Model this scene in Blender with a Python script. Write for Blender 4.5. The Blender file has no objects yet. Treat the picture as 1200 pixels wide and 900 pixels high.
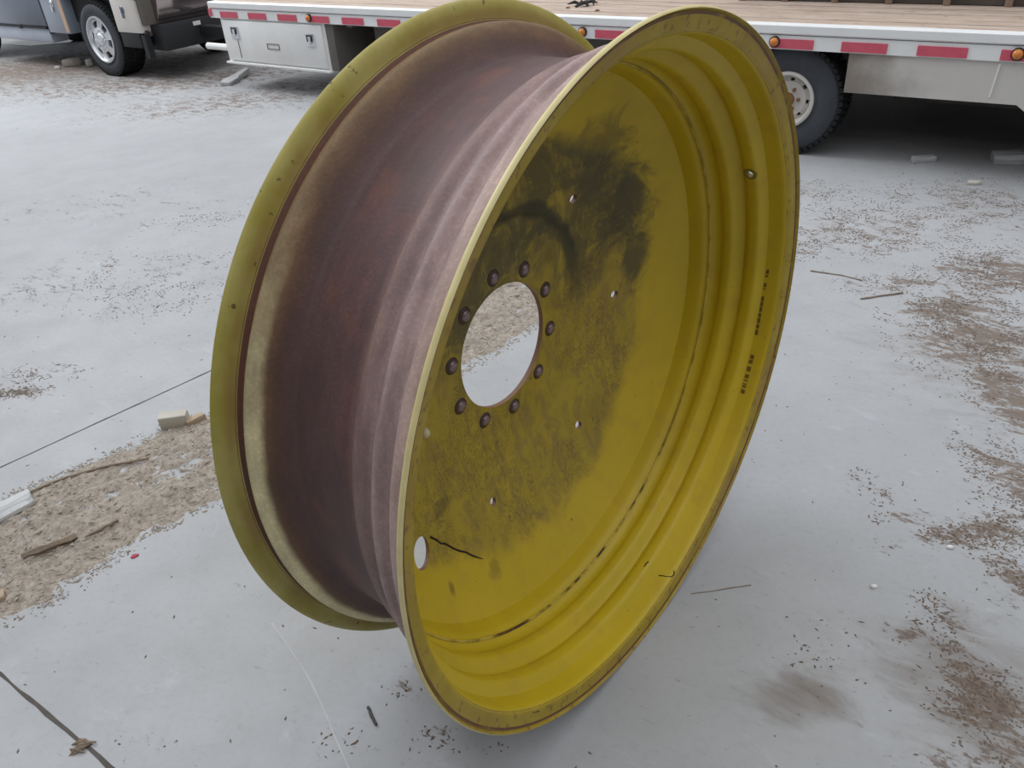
import bpy, bmesh, math, random
import numpy as np
from mathutils import Vector, Matrix, Euler

random.seed(7); rng = np.random.default_rng(11)
scene = bpy.context.scene
COL = scene.collection
PI = math.pi

# ------------------------------------------------------------------ camera
H = 1.53; FPX = 940.0; PITCH = 0.5718; ROLL = -0.0775
fw = Vector((0, math.cos(PITCH), -math.sin(PITCH))); r0 = Vector((1, 0, 0)); u0 = r0.cross(fw)
cr = r0 * math.cos(ROLL) + u0 * math.sin(ROLL); cu = -r0 * math.sin(ROLL) + u0 * math.cos(ROLL)
cam = bpy.data.cameras.new('camera'); camo = bpy.data.objects.new('camera', cam); COL.objects.link(camo)
M = Matrix((cr, cu, -fw)).transposed().to_4x4(); M.translation = Vector((0, 0, H)); camo.matrix_world = M
cam.sensor_width = 36; cam.lens = FPX / 1200 * 36; cam.clip_start = .05; cam.clip_end = 200
scene.camera = camo

def G(x, y, z=0.0):
    """point at height z seen at pixel x, y of the 1200 x 900 photograph"""
    d = fw + cr * ((x - 600) / FPX) + cu * ((450 - y) / FPX)
    return Vector((0, 0, H)) + d * ((z - H) / d.z)

# ------------------------------------------------------------------ light
world = bpy.data.worlds.new('world'); scene.world = world; world.use_nodes = True
bg = world.node_tree.nodes['Background']; bg.inputs[0].default_value = (.93, .96, 1.0, 1); bg.inputs[1].default_value = 1.0
# overcast sky: three times as bright overhead as at the horizon
wt = world.node_tree; tc = wt.nodes.new('ShaderNodeTexCoord'); sx = wt.nodes.new('ShaderNodeSeparateXYZ'); wt.links.new(tc.outputs['Generated'], sx.inputs[0])
mx = wt.nodes.new('ShaderNodeMath'); mx.operation = 'MAXIMUM'; wt.links.new(sx.outputs[2], mx.inputs[0]); mx.inputs[1].default_value = 0.0
ma = wt.nodes.new('ShaderNodeMath'); ma.operation = 'MULTIPLY_ADD'; wt.links.new(mx.outputs[0], ma.inputs[0]); ma.inputs[1].default_value = 1.30; ma.inputs[2].default_value = .20
wt.links.new(ma.outputs[0], bg.inputs[1])
def area(name, loc, target, sx, sy, power, col):
    l = bpy.data.lights.new(name, 'AREA'); l.shape = 'RECTANGLE'; l.size = sx; l.size_y = sy; l.energy = power; l.color = col
    o = bpy.data.objects.new(name, l); COL.objects.link(o); o.location = loc
    o.rotation_euler = (Vector(target) - Vector(loc)).to_track_quat('-Z', 'Y').to_euler(); return o
area('open_sky_left_offscreen', (-10.5, 11.5, 9.5), (.5, 2.2, .2), 8, 6, 1300, (.93, .965, 1))
vs = scene.view_settings
vs.view_transform = 'Standard'; vs.look = 'None'; vs.exposure = 0.13; vs.gamma = 1; vs.use_curve_mapping = False

# ------------------------------------------------------------------ helpers
def tag(o, label=None, cat=None, group=None, kind=None):
    for k, v in (('label', label), ('category', cat), ('group', group), ('kind', kind)):
        if v: o[k] = v
    return o
def empty(name, loc, rz=0):
    o = bpy.data.objects.new(name, None); COL.objects.link(o); o.location = loc; o.rotation_euler = (0, 0, rz); o.empty_display_size = .1
    return o
def link(name, me, mats=None, parent=None, smooth=False, sharp=None):
    if mats is not None:
        for m in (mats if isinstance(mats, (list, tuple)) else [mats]): me.materials.append(m)
    if smooth:
        me.polygons.foreach_set('use_smooth', [True] * len(me.polygons))
        if sharp: me.set_sharp_from_angle(angle=sharp)
    o = bpy.data.objects.new(name, me); COL.objects.link(o)
    if parent: o.parent = parent
    return o
class MB:
    """collects shapes into one mesh"""
    def __init__(s): s.v = []; s.f = []; s.mi = []
    def add(s, v, f, mi=0):
        n = len(s.v); s.v += [tuple(a) for a in v]; s.f += [tuple(i + n for i in a) for a in f]; s.mi += [mi] * len(f); return s
    def box(s, x0, x1, y0, y1, z0, z1, mi=0):
        v = [(x, y, z) for x in (x0, x1) for y in (y0, y1) for z in (z0, z1)]
        return s.add(v, [(0, 1, 3, 2), (4, 6, 7, 5), (0, 4, 5, 1), (2, 3, 7, 6), (0, 2, 6, 4), (1, 5, 7, 3)], mi)
    def prism(s, pts, y0, y1, mi=0):
        """pts (x, z) outline extruded along y"""
        n = len(pts); v = [(x, y0, z) for x, z in pts] + [(x, y1, z) for x, z in pts]
        f = [tuple(range(n)), tuple(range(2 * n - 1, n - 1, -1))] + [(i, i + n, (i + 1) % n + n, (i + 1) % n) for i in range(n)]
        return s.add(v, f, mi)
    def prism_yz(s, pts, x0, x1, mi=0):
        n = len(pts); v = [(x0, y, z) for y, z in pts] + [(x1, y, z) for y, z in pts]
        f = [tuple(range(n - 1, -1, -1)), tuple(range(n, 2 * n))] + [(i, (i + 1) % n, (i + 1) % n + n, i + n) for i in range(n)]
        return s.add(v, f, mi)
    def tube(s, pts, rad, n=8, mi=0, cap=True):
        pts = [Vector(p) for p in pts]; rad = rad if isinstance(rad, (list, tuple)) else [rad] * len(pts)
        v = []; up = Vector((0.13, .21, 1)).normalized()
        for i, p in enumerate(pts):
            t = (pts[min(i + 1, len(pts) - 1)] - pts[max(i - 1, 0)]).normalized()
            a = t.cross(up)
            if a.length < 1e-4: a = t.cross(Vector((1, 0, 0)))
            a.normalize(); b = t.cross(a)
            v += [p + (a * math.cos(2 * PI * k / n) + b * math.sin(2 * PI * k / n)) * rad[i] for k in range(n)]
        f = [(i * n + k, i * n + (k + 1) % n, (i + 1) * n + (k + 1) % n, (i + 1) * n + k) for i in range(len(pts) - 1) for k in range(n)]
        if cap: f += [tuple(range(n - 1, -1, -1)), tuple((len(pts) - 1) * n + k for k in range(n))]
        return s.add(v, f, mi)
    def mesh(s, name, bevel=0, seg=2):
        me = bpy.data.meshes.new(name); me.from_pydata(s.v, [], s.f); me.polygons.foreach_set('material_index', s.mi)
        bm = bmesh.new(); bm.from_mesh(me); bmesh.ops.recalc_face_normals(bm, faces=bm.faces)
        if bevel: bmesh.ops.bevel(bm, geom=list(bm.edges), offset=bevel, segments=seg, affect='EDGES', profile=.5, clamp_overlap=True)
        bm.to_mesh(me); bm.free(); me.update(); return me
    def build(s, name, mats, parent=None, bevel=0, smooth=False, sharp=.6):
        return link(name, s.mesh(name, bevel), mats, parent, smooth or bevel > 0, sharp)
def lathe(prof, n, axis='X', closed=True, mis=None, center=(0, 0, 0), start=0.0):
    """prof: (a, r) pairs turned about an axis; closed joins last to first"""
    m = len(prof); cx, cy, cz = center; v = []
    for k in range(n):
        c, s = math.cos(start + 2 * PI * k / n), math.sin(start + 2 * PI * k / n)
        for a, r in prof:
            v.append((cx + a, cy + r * c, cz + r * s) if axis == 'X' else ((cx + r * c, cy + a, cz + r * s) if axis == 'Y' else (cx + r * c, cy + r * s, cz + a)))
    f = []; mi = []
    for k in range(n):
        k2 = (k + 1) % n
        for i in range(m if closed else m - 1):
            j = (i + 1) % m; f.append((k * m + i, k * m + j, k2 * m + j, k2 * m + i)); mi.append(mis[i] if mis else 0)
    b = MB(); b.v = v; b.f = f; b.mi = mi; return b
def chaikin(p, it=2):
    for _ in range(it):
        q = [p[0]]
        for a, b in zip(p, p[1:]):
            q += [(a[0] * .75 + b[0] * .25, a[1] * .75 + b[1] * .25), (a[0] * .25 + b[0] * .75, a[1] * .25 + b[1] * .75)]
        q.append(p[-1]); p = q
    return p
def offset(p, d):
    o = []
    for i in range(len(p)):
        a = p[max(i - 1, 0)]; b = p[min(i + 1, len(p) - 1)]
        tx, ty = b[0] - a[0], b[1] - a[1]; l = math.hypot(tx, ty) or 1
        o.append((p[i][0] - ty / l * d, p[i][1] + tx / l * d))
    return o

# ---- numpy value noise
def vnoise(x, y, seed=0):
    x = np.asarray(x, float); y = np.asarray(y, float)
    xi = np.floor(x).astype(np.int64); yi = np.floor(y).astype(np.int64); fx = x - xi; fy = y - yi
    fx = fx * fx * (3 - 2 * fx); fy = fy * fy * (3 - 2 * fy)
    def hsh(a, b):
        n = (a * 374761393 + b * 668265263 + seed * 974711) & 0x7fffffff
        n = ((n ^ (n >> 13)) * 1274126177) & 0x7fffffff
        return ((n ^ (n >> 16)) & 0xffff) / 65535.0
    return (hsh(xi, yi) * (1 - fx) + hsh(xi + 1, yi) * fx) * (1 - fy) + (hsh(xi, yi + 1) * (1 - fx) + hsh(xi + 1, yi + 1) * fx) * fy
def fbm(x, y, seed=0, oc=4):
    s = 0; a = .5; t = 0
    for k in range(oc): s = s + a * vnoise(x * 2 ** k, y * 2 ** k, seed + k); t += a; a *= .55
    return s / t

# ------------------------------------------------------------------ materials
class NT:
    def __init__(s, name):
        s.m = bpy.data.materials.new(name); s.m.use_nodes = True; s.t = s.m.node_tree; s.b = s.t.nodes['Principled BSDF']
        s.co = s.t.nodes.new('ShaderNodeTexCoord').outputs['Object']; s._g = None
    def set(s, inp, v):
        if hasattr(v, 'is_output'): s.t.links.new(v, inp)
        elif isinstance(v, (tuple, list)) and len(v) == 3 and inp.type == 'RGBA': inp.default_value = (*v, 1)
        else: inp.default_value = v
    def math(s, op, a, b=0.0, c=None, clamp=False):
        n = s.t.nodes.new('ShaderNodeMath'); n.operation = op; n.use_clamp = clamp; s.set(n.inputs[0], a); s.set(n.inputs[1], b)
        if c is not None: s.set(n.inputs[2], c)
        return n.outputs[0]
    def vmath(s, op, a, b=(0, 0, 0)):
        n = s.t.nodes.new('ShaderNodeVectorMath'); n.operation = op; s.set(n.inputs[0], a); s.set(n.inputs[1], b)
        return n.outputs['Value'] if op in ('LENGTH', 'DOT_PRODUCT', 'DISTANCE') else n.outputs[0]
    def xyz(s, v=None):
        n = s.t.nodes.new('ShaderNodeSeparateXYZ'); s.set(n.inputs[0], v or s.co); return n.outputs
    def comb(s, x, y, z):
        n = s.t.nodes.new('ShaderNodeCombineXYZ'); s.set(n.inputs[0], x); s.set(n.inputs[1], y); s.set(n.inputs[2], z); return n.outputs[0]
    def scale(s, v, k): return s.vmath('MULTIPLY', v, k)
    def noise(s, sc, det=4, rough=.55, v=None, dist=0.0, color=False):
        n = s.t.nodes.new('ShaderNodeTexNoise'); s.set(n.inputs['Vector'], v if v is not None else s.co)
        n.inputs['Scale'].default_value = sc; n.inputs['Detail'].default_value = det; n.inputs['Roughness'].default_value = rough; n.inputs['Distortion'].default_value = dist
        return n.outputs['Color' if color else 'Fac']
    def voro(s, sc, feat='F1', v=None):
        n = s.t.nodes.new('ShaderNodeTexVoronoi'); n.feature = feat; s.set(n.inputs['Vector'], v if v is not None else s.co); n.inputs['Scale'].default_value = sc
        return n.outputs['Distance']
    def ramp(s, f, stops, mode='LINEAR'):
        n = s.t.nodes.new('ShaderNodeValToRGB'); n.color_ramp.interpolation = mode; e = n.color_ramp.elements
        while len(e) < len(stops): e.new(.5)
        for i, (p, c) in enumerate(stops): e[i].position = p; e[i].color = (*c, 1) if len(c) == 3 else c
        s.set(n.inputs[0], f); return n.outputs[0]
    def step(s, f, a, b):
        n = s.t.nodes.new('ShaderNodeMapRange'); n.interpolation_type = 'SMOOTHSTEP'; s.set(n.inputs['Value'], f)
        n.inputs['From Min'].default_value = a; n.inputs['From Max'].default_value = b; return n.outputs[0]
    def mix(s, f, a, b, mode='MIX'):
        n = s.t.nodes.new('ShaderNodeMix'); n.data_type = 'RGBA'; n.blend_type = mode; s.set(n.inputs[0], f); s.set(n.inputs[6], a); s.set(n.inputs[7], b); return n.outputs[2]
    def attr(s, name):
        n = s.t.nodes.new('ShaderNodeAttribute'); n.attribute_name = name; return n.outputs['Fac']
    def bump(s, h, strength=.3, dist=.01):
        n = s.t.nodes.new('ShaderNodeBump'); s.set(n.inputs['Height'], h); n.inputs['Strength'].default_value = strength; n.inputs['Distance'].default_value = dist
        s.t.links.new(n.outputs[0], s.b.inputs['Normal'])
    def out(s, col, rough=.5, metal=0.0, spec=.5):
        s.set(s.b.inputs['Base Color'], col); s.set(s.b.inputs['Roughness'], rough); s.set(s.b.inputs['Metallic'], metal); s.b.inputs['Specular IOR Level'].default_value = spec
        return s.m
def simple(name, col, rough=.5, metal=0.0, var=.25, sc=14, spec=.5, bump=0.0):
    n = NT(name); f = n.noise(sc, 5); c = n.mix(f, tuple(x * (1 - var) for x in col), tuple(min(1, x * (1 + var)) for x in col))
    if bump: n.bump(n.noise(sc * 6, 3), bump, .004)
    return n.out(c, rough, metal, spec)

WR = .671          # rim flange radius
def mat_paint(disc=False, spots=()):
    n = NT('olive_yellow_paint_disc' if disc else 'olive_yellow_paint'); X = n.xyz()
    zz = n.math('SUBTRACT', X[2], WR); r = n.math('SQRT', n.math('ADD', n.math('MULTIPLY', X[1], X[1]), n.math('MULTIPLY', zz, zz)))
    big = n.noise(3.0, 4, .6); mid = n.noise(16, 5, .6); fine = n.noise(70, 4, .6)
    c = n.mix(n.step(big, .35, .68), (.50, .362, .009), (.57, .405, .013))
    c = n.mix(n.math('MULTIPLY', n.step(mid, .48, .72), .4), c, (.46, .29, .03))
    if disc:
        rn = n.math('ADD', r, n.math('MULTIPLY', n.math('SUBTRACT', big, .5), .16))
        inner = n.math('SUBTRACT', 1.0, n.step(rn, .430, .480))
        up = n.step(n.math('ADD', zz, n.math('MULTIPLY', n.math('SUBTRACT', n.noise(5, 3), .5), .4)), -.06, .14)
        strv = n.comb(n.math('MULTIPLY', X[0], 1.0), n.math('MULTIPLY', X[1], 1.0), n.math('MULTIPLY', zz, .45))
        streak = n.noise(26, 6, .68, strv, .8)
        c = n.mix(n.math('MULTIPLY', inner, .42), c, (.24, .175, .03))
        d1 = n.math('MULTIPLY', n.step(streak, .44, .62), inner)
        c = n.mix(n.math('MULTIPLY', d1, .62), c, (.24, .16, .045))
        d2 = n.math('MULTIPLY', n.math('MULTIPLY', inner, up), n.step(n.noise(8, 6, .68, None, 1.4), .30, .56))
        c = n.mix(n.math('MULTIPLY', d2, .85), c, (.075, .060, .016))
        for (y, z, ry, rz, st) in spots:
            dy = n.math('DIVIDE', n.math('SUBTRACT', X[1], y), ry); dz = n.math('DIVIDE', n.math('SUBTRACT', X[2], z), rz)
            dd = n.math('SQRT', n.math('ADD', n.math('MULTIPLY', dy, dy), n.math('MULTIPLY', dz, dz)))
            dd = n.math('ADD', dd, n.math('MULTIPLY', n.math('SUBTRACT', n.noise(11, 6, .68, None, 1.2), .5), 2.6))
            c = n.mix(n.math('MULTIPLY', n.math('SUBTRACT', 1.0, n.step(dd, .35, 1.15)), st), c, (.070, .058, .017))
        sq = n.noise(34, 6, .75, n.scale(n.co, (1, 1, .6)), 2.6)
        c = n.mix(n.math('MULTIPLY', n.math('MULTIPLY', n.step(n.math('ABSOLUTE', n.math('SUBTRACT', sq, .5)), .035, .0), inner), n.math('MULTIPLY', n.step(n.noise(5, 3), .40, .60), .75)), c, (.075, .050, .016))
        c = n.mix(n.math('MULTIPLY', n.math('MULTIPLY', n.step(sq, .58, .66), inner), .5), c, (.42, .31, .02))
        # arc of grease left by the hub casting
        ring = n.math('SUBTRACT', 1.0, n.step(n.math('ABSOLUTE', n.math('SUBTRACT', rn, .275)), .008, .03))
        c = n.mix(n.math('MULTIPLY', n.math('MULTIPLY', ring, n.step(zz, -.02, .16)), .8), c, (.02, .02, .009))
        sc = n.step(n.voro(22, 'DISTANCE_TO_EDGE', n.vmath('ADD', n.co, n.scale(n.noise(9, 3, .6, None, 0, True), (.22, .22, .22)))), .03, .0)
        c = n.mix(n.math('MULTIPLY', n.math('MULTIPLY', sc, inner), n.math('MULTIPLY', n.step(mid, .52, .64), .6)), c, (.05, .03, .012))
    sp = n.step(fine, .69, .75); c = n.mix(n.math('MULTIPLY', sp, .75), c, (.07, .028, .012))
    n.bump(n.noise(120, 3), .08, .003)
    return n.out(c, n.math('ADD', .34, n.math('MULTIPLY', mid, .25)), 0, .45)
def mat_flange(front):
    n = NT('worn_yellow_flange' if front else 'olive_back_flange'); X = n.xyz(); zz = n.math('SUBTRACT', X[2], WR)
    r = n.math('SQRT', n.math('ADD', n.math('MULTIPLY', X[1], X[1]), n.math('MULTIPLY', zz, zz)))
    mid = n.noise(9, 6, .65); fine = n.noise(60, 4, .6)
    if front:
        c = n.mix(n.step(mid, .4, .66), (.33, .232, .014), (.38, .275, .032))
        c = n.mix(n.math('MULTIPLY', n.step(n.noise(4, 4), .45, .7), .5), c, (.27, .16, .06))
        tip = n.step(r, .6635, .6665); c = n.mix(n.math('MULTIPLY', tip, n.math('MULTIPLY', n.step(X[0], .0005, .003), .0)), c, (.62, .53, .26))
        line = n.math('SUBTRACT', 1.0, n.step(n.math('ABSOLUTE', n.math('SUBTRACT', r, .6605)), .0012, .003))
        c = n.mix(n.math('MULTIPLY', line, n.step(mid, .30, .5)), c, (.12, .045, .022))
        c = n.mix(n.math('MULTIPLY', n.step(fine, .56, .66), .55), c, (.13, .05, .025))
    else:
        c = n.mix(n.step(mid, .35, .66), (.34, .285, .055), (.42, .36, .11))
        c = n.mix(n.math('MULTIPLY', n.math('SUBTRACT', 1.0, n.step(r, .645, .662)), n.math('MULTIPLY', n.step(n.noise(5, 4), .4, .6), .6)), c, (.27, .16, .05))
        c = n.mix(n.math('MULTIPLY', n.step(n.noise(38, 4, .6), .64, .70), .8), c, (.07, .035, .015))
    n.bump(fine, .12, .003)
    return n.out(c, .5, 0, .35)
def mat_rust():
    n = NT('rusted_barrel_steel'); X = n.xyz(); zz = n.math('SUBTRACT', X[2], WR)
    ang = n.math('ARCTAN2', zz, X[1])
    cyl = n.comb(n.math('MULTIPLY', X[0], 6.0), n.math('MULTIPLY', ang, .9), 0.0)        # streaks running round the barrel
    st = n.noise(5, 5, .6, cyl); fine = n.noise(150, 4, .7); mid = n.noise(10, 5, .6)
    s = n.math('ADD', n.math('MULTIPLY', X[0], -1.0), n.math('MULTIPLY', n.math('SUBTRACT', st, .5), .009))
    t = n.math('DIVIDE', s, .41)
    k = lambda a: a / .41
    c = n.ramp(t, [(k(.012), (.34, .21, .16)), (k(.030), (.44, .31, .27)), (k(.060), (.44, .32, .29)), (k(.115), (.36, .26, .25)), (k(.170), (.25, .16, .14)), (k(.200), (.125, .072, .072)), (k(.330), (.105, .058, .054)),
                   (k(.346), (.12, .064, .045)), (k(.358), (.19, .11, .055)), (k(.370), (.25, .165, .085)), (k(.3785), (.22, .14, .07)), (k(.382), (.11, .045, .030)), (k(.41), (.11, .045, .030))])
    crest = n.math('MULTIPLY', n.step(s, .352, .362), n.math('SUBTRACT', 1.0, n.step(s, .377, .381)))
    low = n.math('SUBTRACT', 1.0, n.step(n.math('ADD', zz, n.math('MULTIPLY', n.math('SUBTRACT', mid, .5), .3)), .05, .50))
    c = n.mix(n.math('MULTIPLY', crest, n.math('MULTIPLY', low, .9)), c, (.80, .72, .42))
    c = n.mix(n.step(st, .35, .65), n.mix(.35, c, (.05, .032, .032)), c)
    well = n.math('MULTIPLY', n.step(s, .175, .19), n.math('SUBTRACT', 1.0, n.step(s, .295, .312)))
    c = n.mix(n.math('MULTIPLY', n.math('MULTIPLY', n.step(mid, .48, .68), well), .5), c, (.18, .078, .055))
    c = n.mix(n.math('MULTIPLY', n.step(fine, .46, .66), .40), c, n.mix(1.0, c, (1.55, 1.45, 1.45), 'MULTIPLY'))
    n.bump(fine, .25, .004)
    return n.out(c, n.math('ADD', .48, n.math('MULTIPLY', fine, .25)), 0, .35)
MT = {}
MT['paint'] = mat_paint(); MT['flange'] = mat_flange(True); MT['flange_b'] = mat_flange(False); MT['rust'] = mat_rust()
MT['lip'] = simple('bare_cream_lip', (.66, .56, .27), .5, 0, .2, 25)
MT['grommet'] = simple('dirty_olive_grommet', (.22, .165, .02), .5, 0, .25, 30)
MT['bolt'] = simple('purple_brown_bolt_steel', (.24, .17, .18), .25, .5, .2, 30)
MT['boltring'] = simple('dark_bolt_seat', (.055, .030, .026), .5, 0, .3, 30)  # dark brown ring around each bolt head
MT['crack'] = simple('dark_crack', (.022, .008, .005), .9, 0, .2)
MT['stamp'] = simple('stamped_mark', (.16, .09, .015), .8, 0, .2)
MT['weld'] = None
def mat_weld():
    n = NT('rusty_weld_bead'); f = n.noise(14, 5, .6); X = n.xyz(); low = n.math('SUBTRACT', 1.0, n.step(X[2], .12, .34))
    c = n.mix(n.step(f, .42, .6), (.52, .39, .06), (.30, .21, .02)); c = n.mix(n.math('MULTIPLY', n.step(f, .46, .60), low), c, (.06, .018, .01))
    return n.out(c, .6)
MT['weld'] = mat_weld()
MT['plug'] = simple('cream_plug', (.62, .55, .38), .5, 0, .1)
MT['steel_edge'] = simple('bare_rusty_edge', (.20, .10, .055), .6, 0, .3, 40)
MT['white'] = simple('dirty_white_paint', (.80, .80, .79), .42, 0, .10, 5)
MT['alu'] = simple('white_aluminium_rail', (.82, .83, .83), .42, 0, .10, 6)
MT['skirt'] = simple('grey_aluminium_panel', (.40, .39, .375), .5, .2, .16, 4)
def mat_skirt():
    n = NT('grey_aluminium_panel'); X = n.xyz(); f = n.noise(5, 5, .6); c = n.mix(f, (.52, .50, .47), (.64, .615, .585))
    mud = n.math('SUBTRACT', 1.0, n.step(n.math('ADD', X[0], n.math('MULTIPLY', n.math('SUBTRACT', f, .5), .5)), .15, .62)); c = n.mix(n.math('MULTIPLY', mud, .8), c, (.15, .115, .085))
    return n.out(c, .55, 0, .4)
MT['skirt'] = mat_skirt()
MT['red'] = simple('faded_red_tape', (.62, .10, .15), .4, 0, .25, 18)
MT['tape_white'] = simple('white_tape', (.66, .66, .68), .4, 0, .1, 18)
MT['amber'] = simple('amber_lens', (.62, .20, .04), .25, 0, .2, 40)
MT['dark'] = simple('black_underbody', (.016, .017, .02), .6, 0, .3, 10)
MT['frame'] = simple('brown_grey_frame', (.13, .115, .10), .6, 0, .25, 9)
MT['rubber'] = simple('dusty_tyre_rubber', (.055, .06, .07), .75, 0, .4, 9, .35, .25)
MT['tread'] = simple('black_tread_rubber', (.016, .017, .019), .8, 0, .3, 20, .3)
MT['rimwhite'] = simple('cream_steel_wheel', (.60, .57, .53), .45, 0, .12, 12)
MT['hubrust'] = simple('rusty_hub', (.22, .10, .05), .6, 0, .3, 20)
MT['alloy'] = simple('silver_alloy', (.72, .74, .77), .28, .7, .1, 10)
MT['bluegrey'] = simple('blue_grey_car_paint', (.16, .19, .24), .18, .3, .15, 3)
MT['panelblue'] = simple('grey_blue_panel', (.30, .35, .42), .35, .1, .12, 4)
MT['sill'] = simple('pale_blue_sill', (.42, .47, .56), .35, .1, .15, 5)
MT['cream'] = simple('cream_panel', (.74, .70, .66), .4, 0, .08, 5)
MT['tan'] = simple('tan_stripe', (.55, .38, .27), .5, 0, .15, 8)
MT['chrome'] = simple('dark_chrome', (.42, .36, .36), .12, .9, .2, 6)
MT['snow'] = simple('snow', (.86, .88, .92), .8, 0, .06, 2, .2, .3)
MT['wallm'] = simple('dark_metal_siding', (.10, .095, .09), .6, .1, .2, 2)
MT['slat'] = simple('weathered_brown_slat', (.30, .21, .16), .75, 0, .3, 12)
MT['cratep'] = simple('dark_crate_board', (.085, .070, .060), .8, 0, .4, 6)
MT['glass'] = simple('dark_window_glass', (.02, .025, .03), .05, 0, .1, 3)
def mat_wood(name, a, b, axis=0):
    n = NT(name); X = n.xyz(); v = n.comb(n.math('MULTIPLY', X[0], .5 if axis == 0 else 6), n.math('MULTIPLY', X[1], 6.0 if axis == 0 else .5), n.math('MULTIPLY', X[2], 6.0))
    g = n.noise(7, 6, .65, v, .4); c = n.mix(n.step(g, .32, .68), a, b); c = n.mix(n.math('MULTIPLY', n.step(n.noise(20, 4), .6, .75), .5), c, tuple(x * .35 for x in a))
    n.bump(g, .25, .004); return n.out(c, .75, 0, .3)
MT['deck'] = mat_wood('weathered_deck_wood', (.38, .285, .225), (.56, .455, .38))
MT['palewood'] = mat_wood('pale_scrap_wood', (.46, .43, .37), (.60, .57, .50))
MT['tanwood'] = mat_wood('tan_scrap_wood', (.36, .27, .19), (.50, .39, .28))
MT['greywood'] = mat_wood('grey_scrap_wood', (.34, .34, .34), (.58, .58, .58))
MT['bark'] = mat_wood('brown_stick', (.20, .15, .11), (.33, .26, .20))
MT['petal'] = simple('crimson_scrap', (.42, .015, .06), .6)
MT['leaf'] = simple('dark_leaf', (.06, .055, .05), .7)
MT['pebble'] = simple('white_pebble', (.72, .72, .70), .7)
MT['chunk'] = simple('grey_concrete_lump', (.42, .38, .34), .85, 0, .4, 25)
MT['oilrag'] = simple('black_crumpled_scrap', (.03, .03, .03), .8)

# ------------------------------------------------------------------ floor
near_pts = [G(*q) for q in [(-120, 760), (0, 726), (25, 719), (59, 704), (69, 684), (96, 676), (131, 656), (149, 641), (171, 620), (199, 614), (213, 602), (234, 595), (263, 588)]]
near_pts += [Vector((-.62, 2.10, 0)), Vector((-.30, 2.42, 0)), G(545, 432), G(590, 405), G(635, 375), Vector((.45, 3.02, 0)), Vector((.95, 3.30, 0)), Vector((1.35, 3.42, 0))]
far_pts = [G(*q) for q in [(-120, 625), (0, 592), (40, 570), (89, 552), (153, 525), (192, 504), (245, 489)]]
far_pts += [Vector((-.7, 2.75, 0)), Vector((-.2, 3.25, 0)), Vector((.35, 3.62, 0)), Vector((.95, 3.80, 0)), Vector((1.35, 3.6, 0))]
saw_poly = np.array([(p.x, p.y) for p in near_pts] + [(p.x, p.y) for p in reversed(far_pts)])
def poly_sd(x, y, P):
    """signed distance to polygon, positive inside"""
    x = np.asarray(x); y = np.asarray(y); d = np.full(x.shape, 1e9); ins = np.zeros(x.shape, bool)
    for (x0, y0), (x1, y1) in zip(P, np.roll(P, -1, 0)):
        ex, ey = x1 - x0, y1 - y0; t = np.clip(((x - x0) * ex + (y - y0) * ey) / (ex * ex + ey * ey + 1e-12), 0, 1)
        d = np.minimum(d, np.hypot(x - x0 - t * ex, y - y0 - t * ey))
        c = ((y0 > y) != (y1 > y)) & (x < (x1 - x0) * (y - y0) / (y1 - y0 + 1e-12) + x0); ins ^= c
    return np.where(ins, d, -d)
# dirt blobs: photo pixel centre, half-size in metres (x, y), strength
blobs = [((1150, 400), .28, .30, 1.0), ((1120, 360), .30, .16, .9), ((1190, 470), .14, .30, 1.0), ((1060, 330), .30, .10, .7), ((1190, 560), .12, .25, .85), ((1160, 620), .14, .10, .9),
         ((1060, 605), .10, .03, .9), ((1030, 580), .06, .05, .7), ((1010, 555), .05, .03, .6), ((1110, 630), .10, .05, .9), ((1190, 680), .08, .12, .9), ((1150, 820), .11, .12, 1.0), ((1195, 860), .1, .16, 1.0),
         ((1060, 745), .05, .03, .9), ((1090, 720), .10, .08, .6), ((1120, 760), .09, .07, .65), ((1130, 890), .10, .05, .9), ((1030, 640), .10, .08, .35), ((960, 760), .25, .2, .25),
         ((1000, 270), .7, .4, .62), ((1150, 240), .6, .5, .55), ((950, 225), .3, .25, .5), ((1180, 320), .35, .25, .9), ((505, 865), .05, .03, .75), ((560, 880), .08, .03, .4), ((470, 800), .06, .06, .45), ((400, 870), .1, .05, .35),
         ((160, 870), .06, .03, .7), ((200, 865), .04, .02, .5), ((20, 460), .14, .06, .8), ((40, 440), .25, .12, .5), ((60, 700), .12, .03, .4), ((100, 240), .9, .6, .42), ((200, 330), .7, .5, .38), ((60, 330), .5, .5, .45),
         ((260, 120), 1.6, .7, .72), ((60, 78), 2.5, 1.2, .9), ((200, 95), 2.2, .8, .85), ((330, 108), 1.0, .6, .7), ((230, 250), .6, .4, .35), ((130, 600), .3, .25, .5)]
blobs = [(G(*q), a, b, s) for q, a, b, s in blobs]
def dirt_at(x, y):
    d = np.zeros(np.shape(x))
    for c, a, b, s in blobs: d = np.maximum(d, s * np.exp(-(((x - c.x) / a) ** 2 + ((y - c.y) / b) ** 2)))
    d = np.maximum(d, .55 * np.exp(-np.clip(-poly_sd(x, y, saw_poly), 0, None) / .05))
    return d
xs = np.unique(np.concatenate([np.linspace(-26, -2.4, 40), np.arange(-2.4, 3.0, .03), np.linspace(3.0, 16, 30)]))
ys = np.unique(np.concatenate([np.linspace(-4, .5, 10), np.arange(.5, 5.2, .03), np.linspace(5.2, 12.6, 40)]))
GX, GY = np.meshgrid(xs, ys); nx, ny = len(xs), len(ys)
V3 = np.stack([GX.ravel(), GY.ravel(), np.zeros(GX.size)], 1)
idx = np.arange(nx * ny).reshape(ny, nx); FQ = np.stack([idx[:-1, :-1], idx[:-1, 1:], idx[1:, 1:], idx[1:, :-1]], -1).reshape(-1, 4)
me = bpy.data.meshes.new('floor'); me.from_pydata(V3.tolist(), [], FQ.tolist())
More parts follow.
